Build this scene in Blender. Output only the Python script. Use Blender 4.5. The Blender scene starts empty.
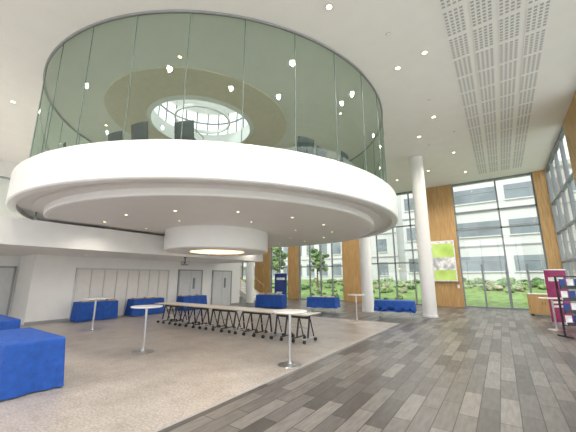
import bpy, math, random
from mathutils import Vector
random.seed(4)
S=bpy.context.scene
COL=S.collection
# ---------------------------------------------------------------- materials
def nmat(name):
    m=bpy.data.materials.new(name); m.use_nodes=True
    nt=m.node_tree; b=nt.nodes['Principled BSDF']
    return m,nt,b
def mat(name,col,rough=.5,metal=0.,noise=0.,nscale=5.,bump=0.,emit=0.,ecol=None,spec=.5):
    m,nt,b=nmat(name)
    b.inputs['Base Color'].default_value=(*col,1)
    b.inputs['Roughness'].default_value=rough
    b.inputs['Metallic'].default_value=metal
    b.inputs['Specular IOR Level'].default_value=spec
    tc=nt.nodes.new('ShaderNodeTexCoord')
    nz=nt.nodes.new('ShaderNodeTexNoise'); nz.inputs['Scale'].default_value=nscale; nz.inputs['Detail'].default_value=4
    nt.links.new(tc.outputs['Object'],nz.inputs['Vector'])
    if noise>0:
        r=nt.nodes.new('ShaderNodeValToRGB')
        r.color_ramp.elements[0].position=.3; r.color_ramp.elements[1].position=.7
        r.color_ramp.elements[0].color=(*[max(0,c*(1-noise)) for c in col],1)
        r.color_ramp.elements[1].color=(*[min(1,c*(1+noise)) for c in col],1)
        nt.links.new(nz.outputs['Fac'],r.inputs['Fac']); nt.links.new(r.outputs['Color'],b.inputs['Base Color'])
    if bump>0:
        bp=nt.nodes.new('ShaderNodeBump'); bp.inputs['Strength'].default_value=bump; bp.inputs['Distance'].default_value=.02
        nt.links.new(nz.outputs['Fac'],bp.inputs['Height']); nt.links.new(bp.outputs['Normal'],b.inputs['Normal'])
    if emit>0:
        b.inputs['Emission Color'].default_value=(*(ecol or col),1); b.inputs['Emission Strength'].default_value=emit
    return m
def glass(name,tint,refl=.08,rcol=(1,1,1)):
    m=bpy.data.materials.new(name); m.use_nodes=True; nt=m.node_tree; nt.nodes.clear()
    o=nt.nodes.new('ShaderNodeOutputMaterial'); t=nt.nodes.new('ShaderNodeBsdfTransparent'); g=nt.nodes.new('ShaderNodeBsdfGlossy')
    t.inputs['Color'].default_value=(*tint,1); g.inputs['Roughness'].default_value=.0; g.inputs['Color'].default_value=(*rcol,1)
    lw=nt.nodes.new('ShaderNodeLayerWeight'); lw.inputs['Blend'].default_value=.15
    mm=nt.nodes.new('ShaderNodeMath'); mm.operation='MULTIPLY_ADD'; mm.inputs[1].default_value=.5; mm.inputs[2].default_value=refl
    mm.use_clamp=True
    mx=nt.nodes.new('ShaderNodeMixShader')
    nt.links.new(lw.outputs['Fresnel'],mm.inputs[0]); nt.links.new(mm.outputs[0],mx.inputs[0])
    nt.links.new(t.outputs[0],mx.inputs[1]); nt.links.new(g.outputs[0],mx.inputs[2]); nt.links.new(mx.outputs[0],o.inputs[0])
    return m
WALL=mat('wall_paint',(.84,.835,.82),.7,noise=.02,nscale=3)
CEIL=mat('ceiling_paint',(.87,.85,.82),.8,noise=.015,nscale=2)
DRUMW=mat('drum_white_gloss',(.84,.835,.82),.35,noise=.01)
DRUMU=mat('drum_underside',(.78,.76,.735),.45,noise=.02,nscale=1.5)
WARM=mat('warm_cove_light',(1,.75,.45),.5,emit=1.4,ecol=(1,.70,.40))
LAMP=mat('downlight_glow',(1,.9,.7),.5,emit=5,ecol=(1,.78,.48))
CHROME=mat('brushed_steel',(.62,.62,.63),.28,1.,noise=.05,nscale=20)
TOPW=mat('white_laminate',(.84,.83,.80),.25,noise=.02)
BLACK=mat('black_plastic',(.025,.025,.03),.4,noise=.1)
FRAME=mat('window_frame_grey',(.25,.27,.28),.4,.3,noise=.05)
BLUE=mat('blue_tablecloth',(.012,.08,.38),.75,noise=.18,nscale=9,bump=.25)
CHAIR=mat('chair_charcoal',(.07,.08,.09),.6,noise=.2)
GLASSW=glass('clear_glass',(.96,.98,.97),.03)
GLASSD=glass('green_drum_glass',(.67,.77,.71),.07,(.95,1,.96))
JOINT=mat('glass_joint_seal',(.14,.19,.17),.4,noise=.1)
CARD=mat('cardboard_tan',(.50,.36,.20),.7,noise=.2,nscale=12)
DOORG=mat('door_grey',(.60,.61,.61),.5,noise=.04)
PANELW=mat('partition_panel',(.74,.72,.69),.5,noise=.03)
TAN=mat('beige_cove_lining',(.76,.67,.54),.6,noise=.04)
STONE=mat('exterior_render_white',(.50,.50,.49),.8,noise=.05,nscale=.6)
EXTGL=mat('exterior_window_glass',(.16,.19,.21),.3,noise=.3,nscale=.4)
GREY=mat('mid_grey_paint',(.35,.35,.36),.6,noise=.05)
EXTGREY=mat('exterior_trim_grey',(.24,.24,.25),.7,noise=.05)
GRASS=mat('grass',(.14,.22,.06),.9,noise=.35,nscale=2.,bump=.5)
LEAF=mat('shrub_leaves',(.07,.14,.04),.8,noise=.7,nscale=3.,bump=.8)
LEAF2=mat('shrub_leaves_light',(.16,.23,.08),.8,noise=.6,nscale=4.,bump=.8)
FLOW=mat('flowering_shrub',(.24,.21,.14),.8,noise=.6,nscale=5.,bump=.8)
BARK=mat('bark',(.12,.08,.05),.9,noise=.3,nscale=12)
MAG=mat('magenta_banner_print',(.32,.02,.13),.6,noise=.25,nscale=3)
NAVY=mat('navy_banner_print',(.02,.05,.22),.6,noise=.3,nscale=3)
PAPER=mat('printed_paper',(.8,.8,.82),.6,noise=.2,nscale=8)

def wood(name):
    m,nt,b=nmat(name); N=nt.nodes; L=nt.links
    tc=N.new('ShaderNodeTexCoord'); mp=N.new('ShaderNodeMapping'); mp.inputs['Scale'].default_value=(6,6,.5)
    nz=N.new('ShaderNodeTexNoise'); nz.inputs['Scale'].default_value=3; nz.inputs['Detail'].default_value=6
    r=N.new('ShaderNodeValToRGB'); r.color_ramp.elements[0].position=.3; r.color_ramp.elements[1].position=.75
    r.color_ramp.elements[0].color=(.43,.25,.095,1); r.color_ramp.elements[1].color=(.60,.385,.17,1)
    L.new(tc.outputs['Object'],mp.inputs['Vector']); L.new(mp.outputs[0],nz.inputs['Vector']); L.new(nz.outputs['Fac'],r.inputs['Fac'])
    L.new(r.outputs[0],b.inputs['Base Color']); b.inputs['Roughness'].default_value=.5
    return m
WOOD=wood('golden_timber')

def brickmat(name,c1,c2,cm,bw,rh,mort,rough,rot=0,offset=.5,swap=False,noise=.25,spec=.5):
    m,nt,b=nmat(name); N=nt.nodes; L=nt.links
    tc=N.new('ShaderNodeTexCoord'); mp=N.new('ShaderNodeMapping'); mp.inputs['Rotation'].default_value=(0,0,rot)
    br=N.new('ShaderNodeTexBrick'); br.offset=offset; br.inputs['Scale'].default_value=1
    br.inputs['Brick Width'].default_value=bw; br.inputs['Row Height'].default_value=rh; br.inputs['Mortar Size'].default_value=mort
    br.inputs['Mortar Smooth'].default_value=.1
    br.inputs['Color1'].default_value=(*c1,1); br.inputs['Color2'].default_value=(*c2,1); br.inputs['Mortar'].default_value=(*cm,1)
    L.new(tc.outputs['Object'],mp.inputs['Vector']); L.new(mp.outputs[0],br.inputs['Vector'])
    nz=N.new('ShaderNodeTexNoise'); nz.inputs['Scale'].default_value=14; nz.inputs['Detail'].default_value=6
    m2=N.new('ShaderNodeMapping'); m2.inputs['Scale'].default_value=(1.5,.25,1); L.new(tc.outputs['Object'],m2.inputs['Vector']); L.new(m2.outputs[0],nz.inputs['Vector'])
    mx=N.new('ShaderNodeMix'); mx.data_type='RGBA'; mx.blend_type='OVERLAY'; mx.inputs['Factor'].default_value=noise
    L.new(br.outputs['Color'],mx.inputs['A']); L.new(nz.outputs['Fac'],mx.inputs['B'])
    L.new(mx.outputs['Result'],b.inputs['Base Color']); b.inputs['Roughness'].default_value=rough
    b.inputs['Specular IOR Level'].default_value=spec
    return m
PLANK=brickmat('grey_plank_floor',(.068,.062,.058),(.19,.177,.165),(.03,.028,.026),.95,.22,.006,.36,math.radians(90),.4,noise=.5,spec=.4)
PERF=brickmat('perforated_ceiling_board',(.42,.42,.41),(.44,.44,.43),(.84,.83,.81),.105,.105,.022,.8,0,0,noise=.0)
def carpet():
    m,nt,b=nmat('beige_speckled_floor'); N=nt.nodes; L=nt.links
    tc=N.new('ShaderNodeTexCoord')
    a=N.new('ShaderNodeTexNoise'); a.inputs['Scale'].default_value=1.6; a.inputs['Detail'].default_value=10; a.inputs['Roughness'].default_value=.8
    r=N.new('ShaderNodeValToRGB'); r.color_ramp.elements[0].position=.36; r.color_ramp.elements[1].position=.66
    r.color_ramp.elements[0].color=(.32,.28,.25,1); r.color_ramp.elements[1].color=(.48,.435,.395,1)
    L.new(tc.outputs['Object'],a.inputs['Vector']); L.new(a.outputs['Fac'],r.inputs['Fac'])
    f=N.new('ShaderNodeTexNoise'); f.inputs['Scale'].default_value=32; f.inputs['Detail'].default_value=4
    L.new(tc.outputs['Object'],f.inputs['Vector'])
    mx=N.new('ShaderNodeMix'); mx.data_type='RGBA'; mx.blend_type='OVERLAY'; mx.inputs['Factor'].default_value=.75
    L.new(r.outputs[0],mx.inputs['A']); L.new(f.outputs['Fac'],mx.inputs['B']); L.new(mx.outputs['Result'],b.inputs['Base Color'])
    b.inputs['Roughness'].default_value=.36
    return m
CARPET=carpet()

# ---------------------------------------------------------------- mesh builder
class MB:
    def __init__(s): s.v=[];s.f=[];s.m=[];s.sm=[]
    def add(s,vs,fs,m,smooth=False):
        o=len(s.v); s.v+= [tuple(p) for p in vs]
        for f in fs: s.f.append(tuple(i+o for i in f)); s.m.append(m); s.sm.append(smooth)
    def box(s,x0,x1,y0,y1,z0,z1,m=0):
        vs=[(x0,y0,z0),(x1,y0,z0),(x1,y1,z0),(x0,y1,z0),(x0,y0,z1),(x1,y0,z1),(x1,y1,z1),(x0,y1,z1)]
        s.add(vs,[(0,3,2,1),(4,5,6,7),(0,1,5,4),(1,2,6,5),(2,3,7,6),(3,0,4,7)],m)
    def tube(s,p0,p1,r,m=0,n=10,r1=None):
        p0=Vector(p0);p1=Vector(p1); d=(p1-p0).normalized(); u=d.orthogonal().normalized(); w=d.cross(u); r1=r if r1 is None else r1
        vs=[];
        for p,rr in((p0,r),(p1,r1)):
            for k in range(n):
                a=2*math.pi*k/n; vs.append(p+u*(rr*math.cos(a))+w*(rr*math.sin(a)))
        s.add(vs,[(k,(k+1)%n,n+(k+1)%n,n+k) for k in range(n)],m,True)
        s.add(vs[:n],[tuple(range(n))[::-1]],m); s.add(vs[n:],[tuple(range(n))],m)
    def path(s,pts,r,m=0,n=8):
        for a,b in zip(pts,pts[1:]): s.tube(a,b,r,m,n)
    def rev(s,prof,cx=0,cy=0,m=0,n=48,smooth=True,a0=0,a1=2*math.pi):
        full=abs(a1-a0-2*math.pi)<1e-6; cnt=n if full else n+1
        for (r0,z0),(r1,z1) in zip(prof,prof[1:]):
            vs=[]
            for (r,z) in((r0,z0),(r1,z1)):
                for k in range(cnt):
                    a=a0+(a1-a0)*k/n; vs.append((cx+r*math.cos(a),cy+r*math.sin(a),z))
            fs=[]
            for k in range(n):
                k2=(k+1)%cnt
                if r0<1e-6: fs.append((k,cnt+k2,cnt+k))
                elif r1<1e-6: fs.append((k,k2,cnt+k))
                else: fs.append((k,k2,cnt+k2,cnt+k))
            s.add(vs,fs,m,smooth)
    def mesh(s,name,mats):
        me=bpy.data.meshes.new(name); me.from_pydata(s.v,[],s.f)
        for m in mats: me.materials.append(m)
        for p,mi,sm in zip(me.polygons,s.m,s.sm): p.material_index=mi; p.use_smooth=sm
        me.update(); return me
    def obj(s,name,mats,loc=(0,0,0),rot=0,parent=None,bevel=0):
        return place(name,s.mesh(name,mats),loc,rot,parent,bevel)
def place(name,me,loc=(0,0,0),rot=0,parent=None,bevel=0):
    o=bpy.data.objects.new(name,me); COL.objects.link(o); o.location=loc; o.rotation_euler=(0,0,rot)
    if parent: o.parent=parent
    if bevel:
        b=o.modifiers.new('bevel','BEVEL'); b.width=bevel; b.segments=2; b.limit_method='ANGLE'
    return o
def empty(name,loc=(0,0,0)):
    o=bpy.data.objects.new(name,None); COL.objects.link(o); o.location=loc; return o

ZC=7.6; XR=2.65; YF=21.3; XL=-14.6; ZS=2.6; XM=-10.95; YB=-8.
# ---------------------------------------------------------------- floor
b=MB(); b.box(-20.2,-3.4,YB,12.3,-.1,0); b.obj('floor_speckled',[CARPET])
b=MB(); b.box(-3.4,XR+.1,YB,YF+.1,-.1,0); b.box(-20.2,-3.4,12.3,YF+.1,-.1,0); b.obj('floor_plank',[PLANK])
b=MB(); b.box(-3.42,-3.39,YB,12.3,-.02,.003); b.box(-20.1,-3.39,12.285,12.315,-.02,.003); b.obj('trim_floor_strip',[GREY])
# ---------------------------------------------------------------- ceiling with round opening
HX,HY,HR=-8.95,6.95,1.85
def holed(b,x0,x1,y0,y1,z,cx,cy,R,S_,m=0,n=96):
    vs=[];
    for k in range(n):
        a=2*math.pi*k/n; c_,s_=math.cos(a),math.sin(a); q=max(abs(c_),abs(s_))
        vs.append((cx+R*c_,cy+R*s_,z)); vs.append((cx+S_*c_/q,cy+S_*s_/q,z))
    b.add(vs,[(2*k,2*((k+1)%n),2*((k+1)%n)+1,2*k+1) for k in range(n)],m)
    for (a0,a1,c0,c1) in ((x0,cx-S_,y0,y1),(cx+S_,x1,y0,y1),(cx-S_,cx+S_,y0,cy-S_),(cx-S_,cx+S_,cy+S_,y1)):
        b.add([(a0,c0,z),(a1,c0,z),(a1,c1,z),(a0,c1,z)],[(0,1,2,3)],m)
b=MB(); holed(b,-20.2,XR+.2,YB,YF+.2,ZC,HX,HY,HR,2.4); b.obj('ceiling',[CEIL])
# perforated strips
b=MB()
for (xa,xb) in ((-.42,.0),(.105,.525),(.63,1.05),(1.155,1.575)):
    y=2.94
    while y<19.5:
        b.box(xa,xb,y,y+.84,ZC-.012,ZC-.002); y+=.945
b.obj('ceiling_perforated_panels',[PERF])
b=MB()
for x,y in ((-1.6,6.6),(-1.3,10.2),(-2.0,14.0),(-.9,13.2)):
    b.rev([(.055,ZC-.001),(.055,ZC-.02),(.04,ZC-.045),(0,ZC-.05)],x,y,0,20); b.rev([(.056,ZC-.018),(.058,ZC-.022),(.05,ZC-.03)],x,y,1,20)
b.obj('smoke_detectors',[TOPW,GREY])
# lantern above opening
b=MB()
b.rev([(3.3,ZC-.03),(2.0,ZC-.03)],HX,HY,0,96); b.rev([(3.32,ZC-.001),(3.3,ZC-.03)],HX,HY,0,96)
b.rev([(2.0,ZC-.03),(HR,ZC-.1),(HR,ZC+.5)],HX,HY,1,96)
for k in range(24):
    a=2*math.pi*k/24; x,y=HX+HR*math.cos(a),HY+HR*math.sin(a); b.tube((x,y,ZC+.5),(x,y,ZC+1.5),.03,2,6)
b.rev([(HR-.03,ZC+1.0),(HR+.03,ZC+1.0),(HR+.03,ZC+1.05),(HR-.03,ZC+1.05),(HR-.03,ZC+1.0)],HX,HY,2,64)
b.rev([(HR+.05,ZC+1.5),(HR-.05,ZC+1.5),(HR-.3,ZC+1.6),(.9,ZC+1.75)],HX,HY,1,64)
b.rev([(.9,ZC+1.75),(0,ZC+1.85)],HX,HY,3,48)
b.obj('roof_lantern',[TAN,DRUMW,FRAME,GLASSW])
b=MB()
b.rev([(1.0,ZC+.15),(1.06,ZC+.15),(1.06,ZC+.28),(1.0,ZC+.28),(1.0,ZC+.15)],HX,HY,0,64)
for k in range(3):
    a=2*math.pi*k/3+.3; b.tube((HX+1.03*math.cos(a),HY+1.03*math.sin(a),ZC+.28),(HX+1.03*math.cos(a),HY+1.03*math.sin(a),ZC+1.72),.008,0,6)
b.obj('ring_pendant_lamp',[DRUMW])
# ---------------------------------------------------------------- mezzanine drum
CX,CY=-8.85,8.33
drum=empty('mezzanine_drum')
b=MB()
b.rev([(6.22,4.34),(6.47,4.35),(6.5,4.32),(6.5,3.58),(6.47,3.55),(6.3,3.55)],CX,CY,0,128)
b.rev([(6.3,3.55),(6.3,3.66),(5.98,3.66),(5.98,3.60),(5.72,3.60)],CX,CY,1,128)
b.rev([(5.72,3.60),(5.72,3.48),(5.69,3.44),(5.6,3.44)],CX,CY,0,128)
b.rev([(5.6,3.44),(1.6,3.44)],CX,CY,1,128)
RX,RY=CX-.25,CY-.17
b.rev([(1.98,3.45),(1.98,2.74),(1.95,2.70),(1.05,2.70)],RX,RY,0,96)
b.rev([(1.05,2.70),(1.05,2.95)],RX,RY,2,64); b.rev([(1.05,2.95),(.0,2.95)],RX,RY,3,64)
b.obj('drum_soffit',[DRUMW,DRUMU,WARM,TAN],parent=drum)
b=MB(); b.rev([(6.22,4.34),(0,4.34)],CX,CY,0,96); b.obj('drum_floor',[CARPET],parent=drum)
GR=6.22
b=MB(); b.rev([(GR,4.34),(GR,ZC-.02)],CX,CY,0,144); b.obj('drum_glass',[GLASSD],parent=drum)
b=MB()
NJ=32
for k in range(NJ):
    a=2*math.pi*(k+.35)/NJ; b.tube((CX+GR*math.cos(a),CY+GR*math.sin(a),4.34),(CX+GR*math.cos(a),CY+GR*math.sin(a),ZC-.02),.011,0,6)
b.rev([(GR-.03,4.34),(GR-.03,4.38),(GR+.03,4.38),(GR+.03,4.34)],CX,CY,1,128)
b.rev([(GR-.03,ZC-.01),(GR-.03,ZC-.05),(GR+.03,ZC-.05),(GR+.03,ZC-.01)],CX,CY,1,128)
b.obj('drum_glazing_joints',[JOINT,GREY],parent=drum)

# chairs in drum
def chair_mesh():
    b=MB()
    W=.24
    prof=[(-.22,.44),(-.2,.455),(-.05,.45),(.12,.44),(.2,.46),(.235,.54),(.25,.66),(.27,.78),(.285,.88)]
    vs=[];
    for (y,z) in prof:
        for k in range(5):
            x=-W+2*W*k/4; bow=.03*(abs(x)/W)**2
            vs.append((x,y-(bow if z>.5 else 0),z+(bow if z<=.5 else 0)))
    m=len(vs)
    for (y,z) in prof:
        for k in range(5):
            x=-W+2*W*k/4; bow=.03*(abs(x)/W)**2
            vs.append((x,y+.03-(bow if z>.5 else 0),z-.03+(bow if z<=.5 else 0)))
    fs=[]
    for i in range(len(prof)-1):
        for k in range(4):
            q=i*5+k; fs.append((q,q+1,q+6,q+5)); fs.append((m+q,m+q+5,m+q+6,m+q+1))
        fs.append((i*5,i*5+5,m+i*5+5,m+i*5)); fs.append((i*5+4,m+i*5+4,m+i*5+9,i*5+9))
    e=(len(prof)-1)*5
    for k in range(4): fs.append((k,m+k,m+k+1,k+1)); fs.append((e+k,e+k+1,m+e+k+1,m+e+k))
    b.add(vs,fs,0,True)
    for sx in(-1,1):
        b.path([(sx*.23,-.2,.43),(sx*.25,-.24,.012),(sx*.25,.24,.012),(sx*.23,.15,.43)],.012,1)
        b.path([(sx*.25,-.15,.43),(sx*.27,-.15,.64),(sx*.27,.22,.66)],.014,1)
    return b.mesh('meeting_chair',[CHAIR,CHROME])
CHM=chair_mesh()
def chair(ang,rad=5.3):
    a=math.radians(ang); x,y=CX+rad*math.cos(a),CY+rad*math.sin(a)
    place('meeting_chair',CHM,(x,y,4.342),a-math.pi/2+random.uniform(-.3,.3))
base=math.degrees(math.atan2(-CY,-CX))
for da in (-64,-50,-31,-21,-10,20,27,35,60): chair(base+da,5.1 if da in(-31,27,60) else 5.35)

# ---------------------------------------------------------------- left gallery / walls
b=MB()
b.box(-20.2,XM,YB,3.2,ZS,3.35,0); b.box(-20.2,XM,3.2,13.2,ZS,3.35,0); b.box(-20.2,XL,13.2,15.2,ZS,3.35,0)
b.obj('gallery_slab',[WALL])
b=MB(); b.box(XM-.06,XM-.045,YB,2.9,3.35,4.4,0)
y=YB
while y<3: b.box(XM-.08,XM-.03,y,y+.04,3.2,4.4,1); y+=1.2
b.box(XM-.09,XM-.02,YB,2.9,4.4,4.45,1)
b.obj('gallery_balustrade',[GLASSW,FRAME])
b=MB(); b.box(XL-.2,XL,3.95,15.2,0,ZS); b.box(-20.2,XL-.2,15.0,15.2,0,ZS); b.box(-16.4,XL-.2,3.95,4.15,0,ZS); b.obj('wall_left',[WALL])
b=MB(); b.box(-16.6,-16.4,YB,4.15,0,ZS); b.obj('wall_left_recess',[WALL])
b=MB(); b.box(-20.4,-20.2,YB,YF,3.35,ZC); b.box(-20.4,-20.2,15.2,YF,0,3.35); b.obj('wall_left_gallery',[WALL])
b=MB(); b.box(XL,XL+.02,3.95,5.36,0,.1); b.box(XL,XL+.02,9.78,10.2,0,.1); b.box(XL,XL+.02,14.4,15.2,0,.1); b.obj('baseboard_left',[GREY])
# folding partition
b=MB()
yy=5.45; w=.53
for i in range(8):
    b.box(XL,XL+.05,yy+.01,yy+w-.01,.02,2.05,0)
    b.box(XL+.05,XL+.056,yy+.06,yy+.066,.1,1.95,1)
    yy+=w
b.box(XL,XL+.08,5.38,9.75,2.05,2.13,1); b.box(XL,XL+.07,5.38,5.45,0,2.1,1); b.box(XL,XL+.07,9.69,9.75,0,2.1,1)
b.obj('folding_partition',[PANELW,DOORG],bevel=.004)
def door(name,y0,y1,x,m=DOORG):
    b=MB(); b.box(0,.05,y0,y1,0.01,2.1,0); b.box(0,.08,y0-.07,y0,0,2.17,1); b.box(0,.08,y1,y1+.07,0,2.17,1); b.box(0,.08,y0-.07,y1+.07,2.1,2.17,1)
    mid=(y0+y1)/2; b.box(.05,.055,mid-.006,mid+.006,0,2.1,1)
    b.tube((.1,mid-.08,.95),(.1,mid-.08,1.25),.012,2); b.tube((.05,mid-.08,.97),(.1,mid-.08,.97),.008,2); b.tube((.05,mid-.08,1.23),(.1,mid-.08,1.23),.008,2)
    b.box(.05,.056,mid+.15,mid+.3,1.1,1.7,3)
    return b.obj(name,[m,GREY,CHROME,EXTGL],(x+.002,0,0))
door('door_1',2.3,3.8,-16.4); door('door_2',10.4,11.9,XL); door('door_3',12.8,14.3,XL)
b=MB(); b.box(-20.4,XR+.2,YB-.2,YB,0,.4); b.box(-20.4,XR+.2,YB-.2,YB,ZC-.6,ZC)
for x in range(-20,3,2): b.box(x,x+.12,YB-.2,YB,.4,ZC-.6,1)
b.obj('wall_rear_glazed',[WALL,FRAME])

# ---------------------------------------------------------------- facade
def panel(name,x0,x1,y0,y1,z0=0,z1=ZC-.01):
    b=MB()
    L=(x1-x0) if (x1-x0)>(y1-y0) else (y1-y0); n=max(2,round(L/.38)); zs=[z0+(z1-z0)*k/3 for k in range(4)]
    g=.004
    for k in range(n):
        for j in range(3):
            if (x1-x0)>(y1-y0): b.box(x0+L*k/n+g,x0+L*(k+1)/n-g,y0,y1,zs[j]+g,zs[j+1]-g)
            else: b.box(x0,x1,y0+L*k/n+g,y0+L*(k+1)/n-g,zs[j]+g,zs[j+1]-g)
    if (x1-x0)>(y1-y0): b.box(x0,x1,y0+.03,y1-.001,z0,z1,1)
    else: b.box(x0+.03,x1-.001,y0,y1,z0,z1,1)
    return b.obj(name,[WOOD,GREY])
for i,(a,c) in enumerate([(-18.5,-16.7),(-14.8,-13.7),(-9.75,-8.3),(-3.55,-2.0),(2.08,XR)]):
    panel('timber_panel',a,c,YF-.15,YF+.08)
wn=[0]
def window_x(x0,x1,mull,trans,door_=None):
    wn[0]+=1; b=MB(); y0,y1=YF-.04,YF+.08
    x0+=.002;x1-=.002
    b.box(x0,x1,y0,y1,0,.08,0); b.box(x0,x1,y0,y1,ZC-.12,ZC-.01,0)
    for x in [x0+.03]+mull+[x1-.03]: b.box(x-.04,x+.04,y0,y1,.08,ZC-.12,0)
    for z in trans: b.box(x0,x1,y0,y1,z-.045,z+.045,0)
    b.box(x0,x1,YF+.02,YF+.03,.08,ZC-.12,1)
    if door_:
        for x in door_: b.box(x-.05,x+.05,y0-.02,y1,.05,2.5,0)
    b.obj('window_%d'%wn[0],[FRAME,GLASSW])
window_x(-16.7,-14.8,[-15.75],[1.2,2.6,5.2])
window_x(-13.7,-9.75,[-12.7,-11.7,-10.7],[2.6,5.2])
window_x(-8.3,-3.55,[-7.1,-5.9,-4.7],[2.7,5.2])
window_x(-2.0,2.08,[0.3],[4.6,5.7],[-.9,.25,1.2])
window_x(-20.2,-18.5,[-19.3],[2.6,5.2])
b=MB(); b.box(-20.2,XR+.2,YF+.1,YF+.3,-.5,.05); b.box(-20.2,XR+.2,YF+.1,YF+.3,ZC-.1,ZC+.4); b.obj('wall_facade_edges',[WALL])
# right wall
panel('timber_panel',XR-.02,XR+.2,12.4,14.9)
def window_y(y0,y1,mull,trans):
    wn[0]+=1; b=MB(); x0,x1=XR+.0,XR+.14
    b.box(x0,x1,y0,y1,0,.1,0); b.box(x0,x1,y0,y1,ZC-.15,ZC-.01,0)
    for y in [y0+.03]+mull+[y1-.03]: b.box(x0,x1,y-.035,y+.035,.1,ZC-.15,0)
    for z in trans: b.box(x0,x1,y0,y1,z-.04,z+.04,0)
    b.box(XR+.07,XR+.08,y0,y1,.1,ZC-.15,1)
    b.obj('window_%d'%wn[0],[FRAME,GLASSW])
window_y(14.91,YF-.16,[16.4,18.0,19.6],[2.5,4.0,5.6])
window_y(-6,12.39,[-4,-2,0,2,4,6,8,10],[2.5,5.2])
b=MB(); b.box(XR,XR+.2,YB,-6,0,ZC); b.obj('wall_right',[WALL])

# digital screen on timber panel
def screenmat():
    m,nt,bs=nmat('screen_picture'); N=nt.nodes; L=nt.links
    tc=N.new('ShaderNodeTexCoord'); sp=N.new('ShaderNodeSeparateXYZ'); L.new(tc.outputs['Object'],sp.inputs[0])
    v=N.new('ShaderNodeTexVoronoi'); v.inputs['Scale'].default_value=1.6; L.new(tc.outputs['Object'],v.inputs['Vector'])
    r=N.new('ShaderNodeValToRGB'); r.color_ramp.elements[0].color=(.30,.48,.06,1); r.color_ramp.elements[1].color=(.55,.70,.22,1)
    L.new(v.outputs['Distance'],r.inputs['Fac'])
    r2=N.new('ShaderNodeValToRGB'); r2.color_ramp.interpolation='CONSTANT'
    cr=r2.color_ramp; cr.elements[0].color=(0,0,0,1); cr.elements[1].position=.28; cr.elements[1].color=(1,1,1,1)
    e=cr.elements.new(.58); e.color=(0,0,0,1)
    e=cr.elements.new(.9); e.color=(1,1,1,1)
    ma=N.new('ShaderNodeMath'); ma.operation='MULTIPLY_ADD'; ma.inputs[1].default_value=.38; ma.inputs[2].default_value=.5
    L.new(sp.outputs['Z'],ma.inputs[0]); L.new(ma.outputs[0],r2.inputs['Fac'])
    nz=N.new('ShaderNodeTexNoise'); nz.inputs['Scale'].default_value=3; L.new(tc.outputs['Object'],nz.inputs['Vector'])
    r3=N.new('ShaderNodeValToRGB'); r3.color_ramp.elements[0].position=.4;r3.color_ramp.elements[1].position=.6
    r3.color_ramp.elements[0].color=(.35,.35,.37,1); r3.color_ramp.elements[1].color=(.7,.7,.68,1); L.new(nz.outputs['Fac'],r3.inputs['Fac'])
    mx=N.new('ShaderNodeMix'); mx.data_type='RGBA'; L.new(r2.outputs[0],mx.inputs['Factor']); L.new(r.outputs[0],mx.inputs['A']); L.new(r3.outputs[0],mx.inputs['B'])
    L.new(mx.outputs['Result'],bs.inputs['Base Color']); L.new(mx.outputs['Result'],bs.inputs['Emission Color']); bs.inputs['Emission Strength'].default_value=.25
    return m
b=MB(); b.box(-.66,.66,-.03,.05,-1.25,1.25,0); b.box(-.6,.6,-.034,-.03,-1.19,1.19,1); b.box(-.3,.3,.05,.1,-.5,.5,0)
b.obj('digital_display_screen',[PAPER,screenmat()],(-2.85,YF-.26,2.75))
b=MB(); b.box(-.09,.09,-.01,.02,-.15,.15,0); b.box(-.06,.06,-.014,-.01,-.1,.1,1); b.obj('wall_sign',[WOOD,PAPER],(-2.2,YF-.18,1.2))

# ---------------------------------------------------------------- columns
def column(x,y,r=.3):
    b=MB(); b.rev([(0,0),(r+.02,0),(r+.02,.09),(r,.1),(r,ZC-.01),(0,ZC-.01)],0,0,0,40); b.obj('round_column',[DRUMW],(x,y,0))
column(-2.83,15.2); column(-5.85,15.6); column(-14.95,16.6,.28)

# ---------------------------------------------------------------- poseur tables
b=MB()
b.rev([(0,0),(.235,0),(.24,.006),(.235,.012),(.1,.022),(.045,.035),(.034,.06),(.03,.1),(.03,.97),(.05,.99),(.13,1.0),(.13,1.01),(0,1.01)],0,0,0,40)
b.rev([(0,1.01),(.345,1.01),(.355,1.018),(.355,1.032),(.345,1.04),(0,1.04)],0,0,1,48)
PT=b.mesh('poseur_table',[CHROME,TOPW])
for p in [(-3.67,5.32),(-7.11,4.23),(-11.21,4.84),(-5.0,12.02),(1.3,13.8)]: place('poseur_table',PT,(p[0],p[1],0))

# ---------------------------------------------------------------- flip-top conference tables
b=MB(); TW=.685
b.box(-TW,TW,-.4,.4,.715,.742,0); b.box(-TW-.004,TW+.004,-.405,.405,.719,.738,2)
for x in (-.55,-.2,.2,.55):
    b.box(x-.022,x+.022,-.3,.3,.095,.12,1 if abs(x)>.3 else 3); b.tube((x,-.1,.12),(x,0,.68),.026,3,10); b.box(x-.03,x+.03,-.24,.24,.68,.715,3)
    b.tube((x,.22,.12),(x,.03,.6),.016,3)
    for sy in(-1,1):
        y=sy*.29; b.tube((x,y,.05),(x,y,.1),.014,3)
        b.tube((x-.028,y+.01,.045),(x-.007,y+.01,.045),.045,3,14); b.tube((x+.007,y+.01,.045),(x+.028,y+.01,.045),.045,3,14)
b.box(-.52,.52,-.04,0,.60,.66,3); b.tube((-.55,.03,.35),(.55,.03,.35),.014,1)
CT=b.mesh('folding_conference_table',[TOPW,CHROME,CARD,BLACK])
for i in range(5):
    place('folding_conference_table',CT,(-5.0-1.39*i,7.4,0),math.pi*(i%2))

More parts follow.
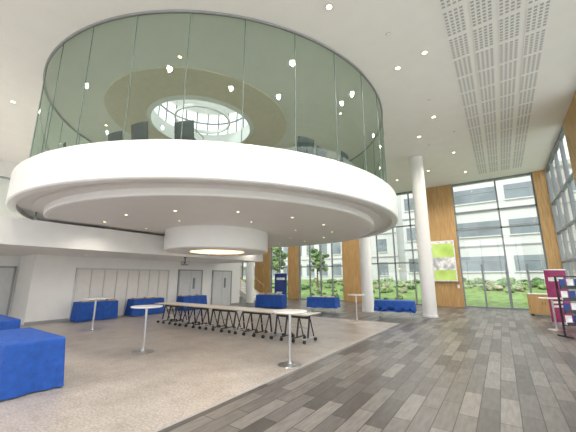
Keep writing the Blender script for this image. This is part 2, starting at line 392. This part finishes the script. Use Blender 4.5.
# ---------------------------------------------------------------- blue cloth tables
def cloth_table(L,W,zb=.02,seed=0,items=True):
    rnd=random.Random(seed); b=MB(); H=.75
    pts=[];nrm=[]
    r=.03
    corners=[(L/2-r,W/2-r,0),(-L/2+r,W/2-r,90),(-L/2+r,-W/2+r,180),(L/2-r,-W/2+r,270)]
    for ci,(cx,cy,a0) in enumerate(corners):
        for k in range(5):
            a=math.radians(a0+90*k/4); pts.append((cx+r*math.cos(a),cy+r*math.sin(a))); nrm.append((math.cos(a),math.sin(a),1.0 if k in(1,2,3) else .5))
        nx=corners[(ci+1)%4]; ang=math.radians(a0+90)
        e0=(cx+r*math.cos(ang),cy+r*math.sin(ang)); e1=(nx[0]+r*math.cos(ang),nx[1]+r*math.sin(ang)); n=int(math.dist(e0,e1)/.05)
        for k in range(1,n):
            t=k/n; pts.append((e0[0]+(e1[0]-e0[0])*t,e0[1]+(e1[1]-e0[1])*t)); nrm.append((math.cos(ang),math.sin(ang),0))
    n=len(pts); ph=rnd.random()*6
    zs=[H,H-.008,H-.05,H-.2,H-.4,zb+.1,zb]
    vs=[]
    for j,z in enumerate(zs):
        f=max(0,(H-z)/H)
        for k,((x,y),(nx,ny,cf)) in enumerate(zip(pts,nrm)):
            wv=.5+.5*math.sin(k*.85+ph+1.3*math.sin(k*.23)); off=(-.008 if j==0 else 0)+f*(.05*wv+.04*cf+.005)
            vs.append((x+nx*off,y+ny*off,z+(0.012*math.sin(k*.5) if j==len(zs)-1 and zb>.1 else 0)))
    fs=[]
    for j in range(len(zs)-1):
        for k in range(n): fs.append((j*n+k,(j+1)*n+k,(j+1)*n+(k+1)%n,j*n+(k+1)%n))
    b.add(vs,fs,0,True); b.add(vs[:n],[tuple(range(n))],0)
    for sx in(-1,1):
        for sy in(-1,1): b.tube((sx*(L/2-.15),sy*(W/2-.1),0),(sx*(L/2-.15),sy*(W/2-.1),.7),.015,1)
        b.tube((sx*(L/2-.15),-(W/2-.1),.12),(sx*(L/2-.15),(W/2-.1),.12),.01,1)
    if items:
        for k in range(3):
            x=-L/3+L/3*k+rnd.uniform(-.1,.1); h=rnd.choice((.03,.05,.07)); b.box(x-.17,x+.17,-.12,.12,H,H+h,2); b.box(x-.16,x+.16,-.11,.11,H+h,H+h+.008,3)
    return b.mesh('cloth_covered_table',[BLUE,CHROME,CARD,PAPER])
ct=cloth_table(1.75,.75,.02,1,False); place('cloth_covered_table',ct,(-6.86,1.83,0))
place('cloth_covered_table',ct,(-10.25,2.1,0))
for i,(yc) in enumerate((6.1,8.3,10.95)): place('cloth_covered_table',cloth_table(1.5,.6,.03,2+i,True),(XL+.55,yc,0),math.pi/2)
place('cloth_covered_table',cloth_table(1.6,.7,.05,7,True),(-11.2,14.3,0),.25)
place('cloth_covered_table',cloth_table(1.5,.7,.25,8,True),(-7.6,14.0,0),.15)
place('cloth_covered_table',cloth_table(1.6,.7,.3,9,False),(-3.95,13.75,0),.15)

# ---------------------------------------------------------------- banners and stand
def banner(x,y,rot,m,w=.8,h=2.0):
    b=MB(); b.box(-w/2-.02,w/2+.02,-.09,.09,0,.07,0); b.box(-w/2,w/2,-.004,.0,.07,h,1); b.box(-w/2-.01,w/2+.01,-.015,.015,h,h+.03,0)
    b.tube((0,.03,.05),(0,.02,h),.01,0); b.box(-w/2+.12,w/2-.12,-.007,-.004,h-.42,h-.27,2); b.box(-w/2+.12,w/2-.25,-.007,-.004,.6,.68,2); b.box(-w/2+.12,w/2-.3,-.007,-.004,.75,.83,2)
    for s in(-1,1): b.box(s*(w/2-.1)-.03,s*(w/2-.1)+.03,-.16,.16,0,.015,0)
    return b.obj('roll_up_banner',[CHROME,m,PAPER],(x,y,0),rot)
banner(-11.9,16.2,.5,NAVY); banner(1.7,15.7,.55,MAG)
b=MB()
for sx in(-1,1): b.box(sx*.33-.02,sx*.33+.02,-.02,.02,0,1.75,0); b.box(sx*.33-.025,sx*.33+.025,-.25,.25,0,.04,0)
b.box(-.35,.35,-.015,.015,1.72,1.76,0)
for k,z in enumerate((.35,.7,1.05,1.4)):
    b.box(-.33,.33,-.14,.02,z-.02,z,0); b.box(-.33,.33,-.15,-.14,z-.02,z+.08,0)
    for j in range(3): x=-.22+.22*j; b.box(x-.09,x+.09,-.1-.01*j,-.08-.01*j,z,z+.27,1+(j+k)%2)
b.obj('leaflet_display_stand',[BLACK,PAPER,NAVY],(1.6,12.5,0),.6)
b=MB(); b.box(-.5,.5,-.25,.25,.08,.95,0); b.box(-.52,.52,-.27,.27,.95,.99,1)
for s in(-1,1):
    b.box(s*.25-.235,s*.25+.235,-.265,-.25,.1,.93,0)
    for t in(-1,1): b.box(s*.42-.03,s*.42+.03,t*.2-.03,t*.2+.03,0,.08,2)
    b.tube((s*.05,-.28,.5),(s*.05,-.28,.62),.008,2)
b.obj('storage_cabinet',[WOOD,TOPW,BLACK],(1.4,18.6,0),.1,bevel=.004)

# projector
b=MB(); b.tube((0,0,.15),(0,0,.33),.02,1); b.rev([(0,.345),(.07,.345),(.07,.33),(0,.33)],0,0,1,20); b.box(-.17,.17,-.14,.14,.03,.15,0); b.tube((.0,-.14,.09),(.0,-.19,.09),.045,1,16); b.box(-.14,.14,-.1,.1,.0,.03,1)
b.obj('ceiling_projector',[GREY,BLACK],(-11.3,8.3,ZS-.35),.9)

# staircase far left
b=MB()
for i in range(14):
    b.box(-15.6-.28*(i+1),-15.6-.28*i,17.4,19.0,.17*i+.02,.17*(i+1),0)
for yy in(17.36,19.0): 
    vs=[(-15.5,yy,0),(-15.9,yy,0),(-19.6,yy,2.1),(-19.6,yy,2.5),(-15.6,yy,.25)]
    b.add(vs+[(x,y+.05,z) for x,y,z in vs],[(0,1,2,3,4),(9,8,7,6,5),(0,5,6,1),(1,6,7,2),(2,7,8,3),(3,8,9,4),(4,9,5,0)],0)
    b.tube((-15.6,yy+.02,1.1),(-19.5,yy+.02,3.4),.025,1)
    for k in range(9): x=-15.65-.48*k; z=.17*(k*.48/.28); b.tube((x,yy+.02,z+.1),(x,yy+.02,z+1.1),.012,1,6)
b.obj('staircase',[DRUMW,WOOD])

# ---------------------------------------------------------------- downlights
dl=MB(); spots=[]
def down(x,y,z,r=.06,light=None):
    dl.rev([(r+.025,z-.001),(r+.022,z-.012),(r,z-.012)],x,y,1,16); dl.rev([(r,z-.008),(0,z-.008)],x,y,0,16)
    if light: spots.append((x,y,z,light))
for x,y in [(-2.45,5.1),(-1.0,7.8),(-1.75,8.0),(-1.4,11.5),(-1.0,4.2),(-2.2,12.9),(-1.2,15.6),(-2.7,17.6),(-1.0,19),(-4.6,18.3),(-7.5,18.2),(-10.5,18.3),(-13.5,18.2),(-2.4,2.2),(-5,1.2),(-9,.2),(-13,2.2),(-15.5,4.4),(-17.5,8),(-17,12.5),(-4.5,-2.5),(-9,-3.5)]:
    down(x,y,ZC,.065,300)
for k in range(5):
    a=2*math.pi*k/5+.2; down(CX+4.8*math.cos(a),CY+4.8*math.sin(a),ZC,.05,130)
for k in range(16):
    a=2*math.pi*k/16+.1; down(CX+4.2*math.cos(a),CY+4.2*math.sin(a),3.44,.04,55 if k%2 else None)
for k in range(8):
    a=2*math.pi*k/8+.3; down(CX+2.9*math.cos(a),CY+2.9*math.sin(a),3.44,.03)
for x,y in [(-12.6,-1),(-12.6,2),(-12.8,5),(-12.8,7.5),(-12.8,10),(-12.8,12.5),(-16,0)]: down(x,y,ZS,.05,40)
dl.obj('downlights',[LAMP,CHROME])
lp=empty('downlight_lamps')
for x,y,z,e in spots:
    l=bpy.data.lights.new('downlight_lamp','SPOT'); l.energy=e; l.color=(1,.92,.82); l.spot_size=math.radians(150); l.spot_blend=.8; l.shadow_soft_size=.1
    o=bpy.data.objects.new('downlight_lamp',l); COL.objects.link(o); o.location=(x,y,z-.04); o.parent=lp
l=bpy.data.lights.new('cove_lamp','POINT'); l.energy=12; l.color=(1,.75,.45); l.shadow_soft_size=.2
o=bpy.data.objects.new('cove_lamp',l); COL.objects.link(o); o.location=(RX,RY,2.85); o.parent=lp

# ---------------------------------------------------------------- exterior
b=MB()
vs=[];nx=40;ny=24
def gz(x,y):
    t=min(1,max(0,(y-26)/12)); return -.12+1.55*t*t*(3-2*t)
for j in range(ny+1):
    for i in range(nx+1):
        x=-70+120*i/nx; y=YF+.32+50*j/ny; vs.append((x,y,gz(x,y)+.03*math.sin(x*1.3+y)))
b.add(vs,[(j*(nx+1)+i,j*(nx+1)+i+1,(j+1)*(nx+1)+i+1,(j+1)*(nx+1)+i) for j in range(ny) for i in range(nx)],0,True)
b.obj('lawn_bank',[GRASS])
b=MB(); b.box(XR+.3,60,-30,YF+.2,-.3,-.1); b.box(-60,XR+.3,-40,YB-.3,-.3,-.1); b.obj('outdoor_paving',[mat('pale_paving',(.55,.54,.52),.8,noise=.1,nscale=1)])
import bmesh
def blob(bm_,x,y,z,r,rnd,mi,sub=2):
    res=bmesh.ops.create_icosphere(bm_,subdivisions=sub,radius=1)
    for v in res['verts']:
        k=1+rnd.uniform(-.28,.28); v.co=Vector((x+v.co.x*r*k,y+v.co.y*r*k,z+v.co.z*r*.75*k))
    fs=set(f for v in res['verts'] for f in v.link_faces)
    for f in fs: f.material_index=mi
rnd=random.Random(9); bm=bmesh.new()
for i in range(260):
    x=rnd.uniform(-34,10)
    y=rnd.gauss(33.5,1.6) if (x>-4 or rnd.random()<.5) else rnd.uniform(26,35)
    r=rnd.uniform(.12,.42); 
    for k in range(2): blob(bm,x+rnd.uniform(-.3,.3),y+rnd.uniform(-.2,.2),gz(x,y)+r*.4,r,rnd,rnd.choice((0,0,1,1,1,2)))
me=bpy.data.meshes.new('shrub_planting'); bm.to_mesh(me); bm.free()
for m in (LEAF,LEAF2,FLOW): me.materials.append(m)
place('shrub_planting',me)
def tree(x,y,h,seed):
    rnd=random.Random(seed); bm=bmesh.new()
    for i in range(60):
        a=rnd.uniform(0,6.28); rr=rnd.uniform(0,h*.25); z=h*rnd.uniform(.45,1.0); blob(bm,rr*math.cos(a),rr*math.sin(a),z,h*rnd.uniform(.04,.09),rnd,rnd.choice((0,1)))
    me=bpy.data.meshes.new('tree'); bm.to_mesh(me); bm.free(); me.materials.append(LEAF); me.materials.append(LEAF2)
    p=place('tree',me,(x,y,gz(x,y)))
    b=MB(); b.tube((0,0,-.1),(0,0,h*.7),.12,0,8,.05)
    for k in range(5): a=k*1.3; b.tube((0,0,h*(.35+.06*k)),(h*.2*math.cos(a),h*.2*math.sin(a),h*(.6+.05*k)),.04,0,6,.015)
    b.obj('trunk',[BARK],parent=p)
tree(-17.5,31,4.5,1); tree(-13.8,33,3.6,2); tree(-24,32,5,4)
def building(name,x0,x1,y,z0,floors,fh,bay,depth=12,ww=.6,hh=.55,rot=0):
    b=MB(); H=floors*fh; b.box(x0,x1,y,y+depth,z0,z0+H,0); b.box(x0-.2,x1+.2,y-.25,y+depth,z0+H,z0+H+.5,0)
    n=int((x1-x0)/bay)
    for f in range(floors):
        zb=z0+f*fh+fh*(1-hh)/2
        for k in range(n):
            xa=x0+bay*(k+(1-ww)/2); xb=xa+bay*ww
            b.box(xa,xb,y-.04,y+.01,zb,zb+fh*hh,1)
            b.box((xa+xb)/2-.04,(xa+xb)/2+.04,y-.08,y,zb,zb+fh*hh,2); b.box(xa-.08,xb+.08,y-.14,y,zb-.12,zb,0); b.box(xa,xb,y-.08,y,zb+fh*hh*.65,zb+fh*hh*.65+.07,2)
        b.box(x0,x1,y-.1,y,z0+f*fh-.05,z0+f*fh+.08,2)
    b.obj(name,[STONE,EXTGL,EXTGREY])
building('office_building',-50,-12.5,47,1.3,4,3.6,2.6)
building('office_building',-9.5,26,39,1.3,3,3.8,5.2,10,.86,.42)
# ---------------------------------------------------------------- light
w=bpy.data.worlds.new('World'); S.world=w; w.use_nodes=True; nt=w.node_tree
bg=nt.nodes['Background']; sky=nt.nodes.new('ShaderNodeTexSky'); sky.sky_type='HOSEK_WILKIE'; sky.turbidity=6
sky.sun_direction=(.3,-.5,.8)
mx=nt.nodes.new('ShaderNodeMix'); mx.data_type='RGBA'; mx.inputs['Factor'].default_value=.75; mx.inputs['B'].default_value=(1,1,1.0,1)
nt.links.new(sky.outputs[0],mx.inputs['A']); nt.links.new(mx.outputs['Result'],bg.inputs[0]); bg.inputs[1].default_value=2.4
l=bpy.data.lights.new('sun','SUN'); l.energy=2; l.angle=.05; o=bpy.data.objects.new('sun',l); COL.objects.link(o); o.rotation_euler=(math.radians(38),0,math.radians(-12)); o.location=(0,-10,20)
# ---------------------------------------------------------------- camera
cam=bpy.data.cameras.new('camera'); cam.lens=300/576*36; cam.sensor_width=36; cam.clip_end=300
co=bpy.data.objects.new('camera',cam); COL.objects.link(co); co.location=(0,0,1.7)
co.rotation_euler=(math.radians(90+11.68),0,math.radians(34.94)); S.camera=co
S.view_settings.view_transform='Standard'; S.view_settings.exposure=0.4
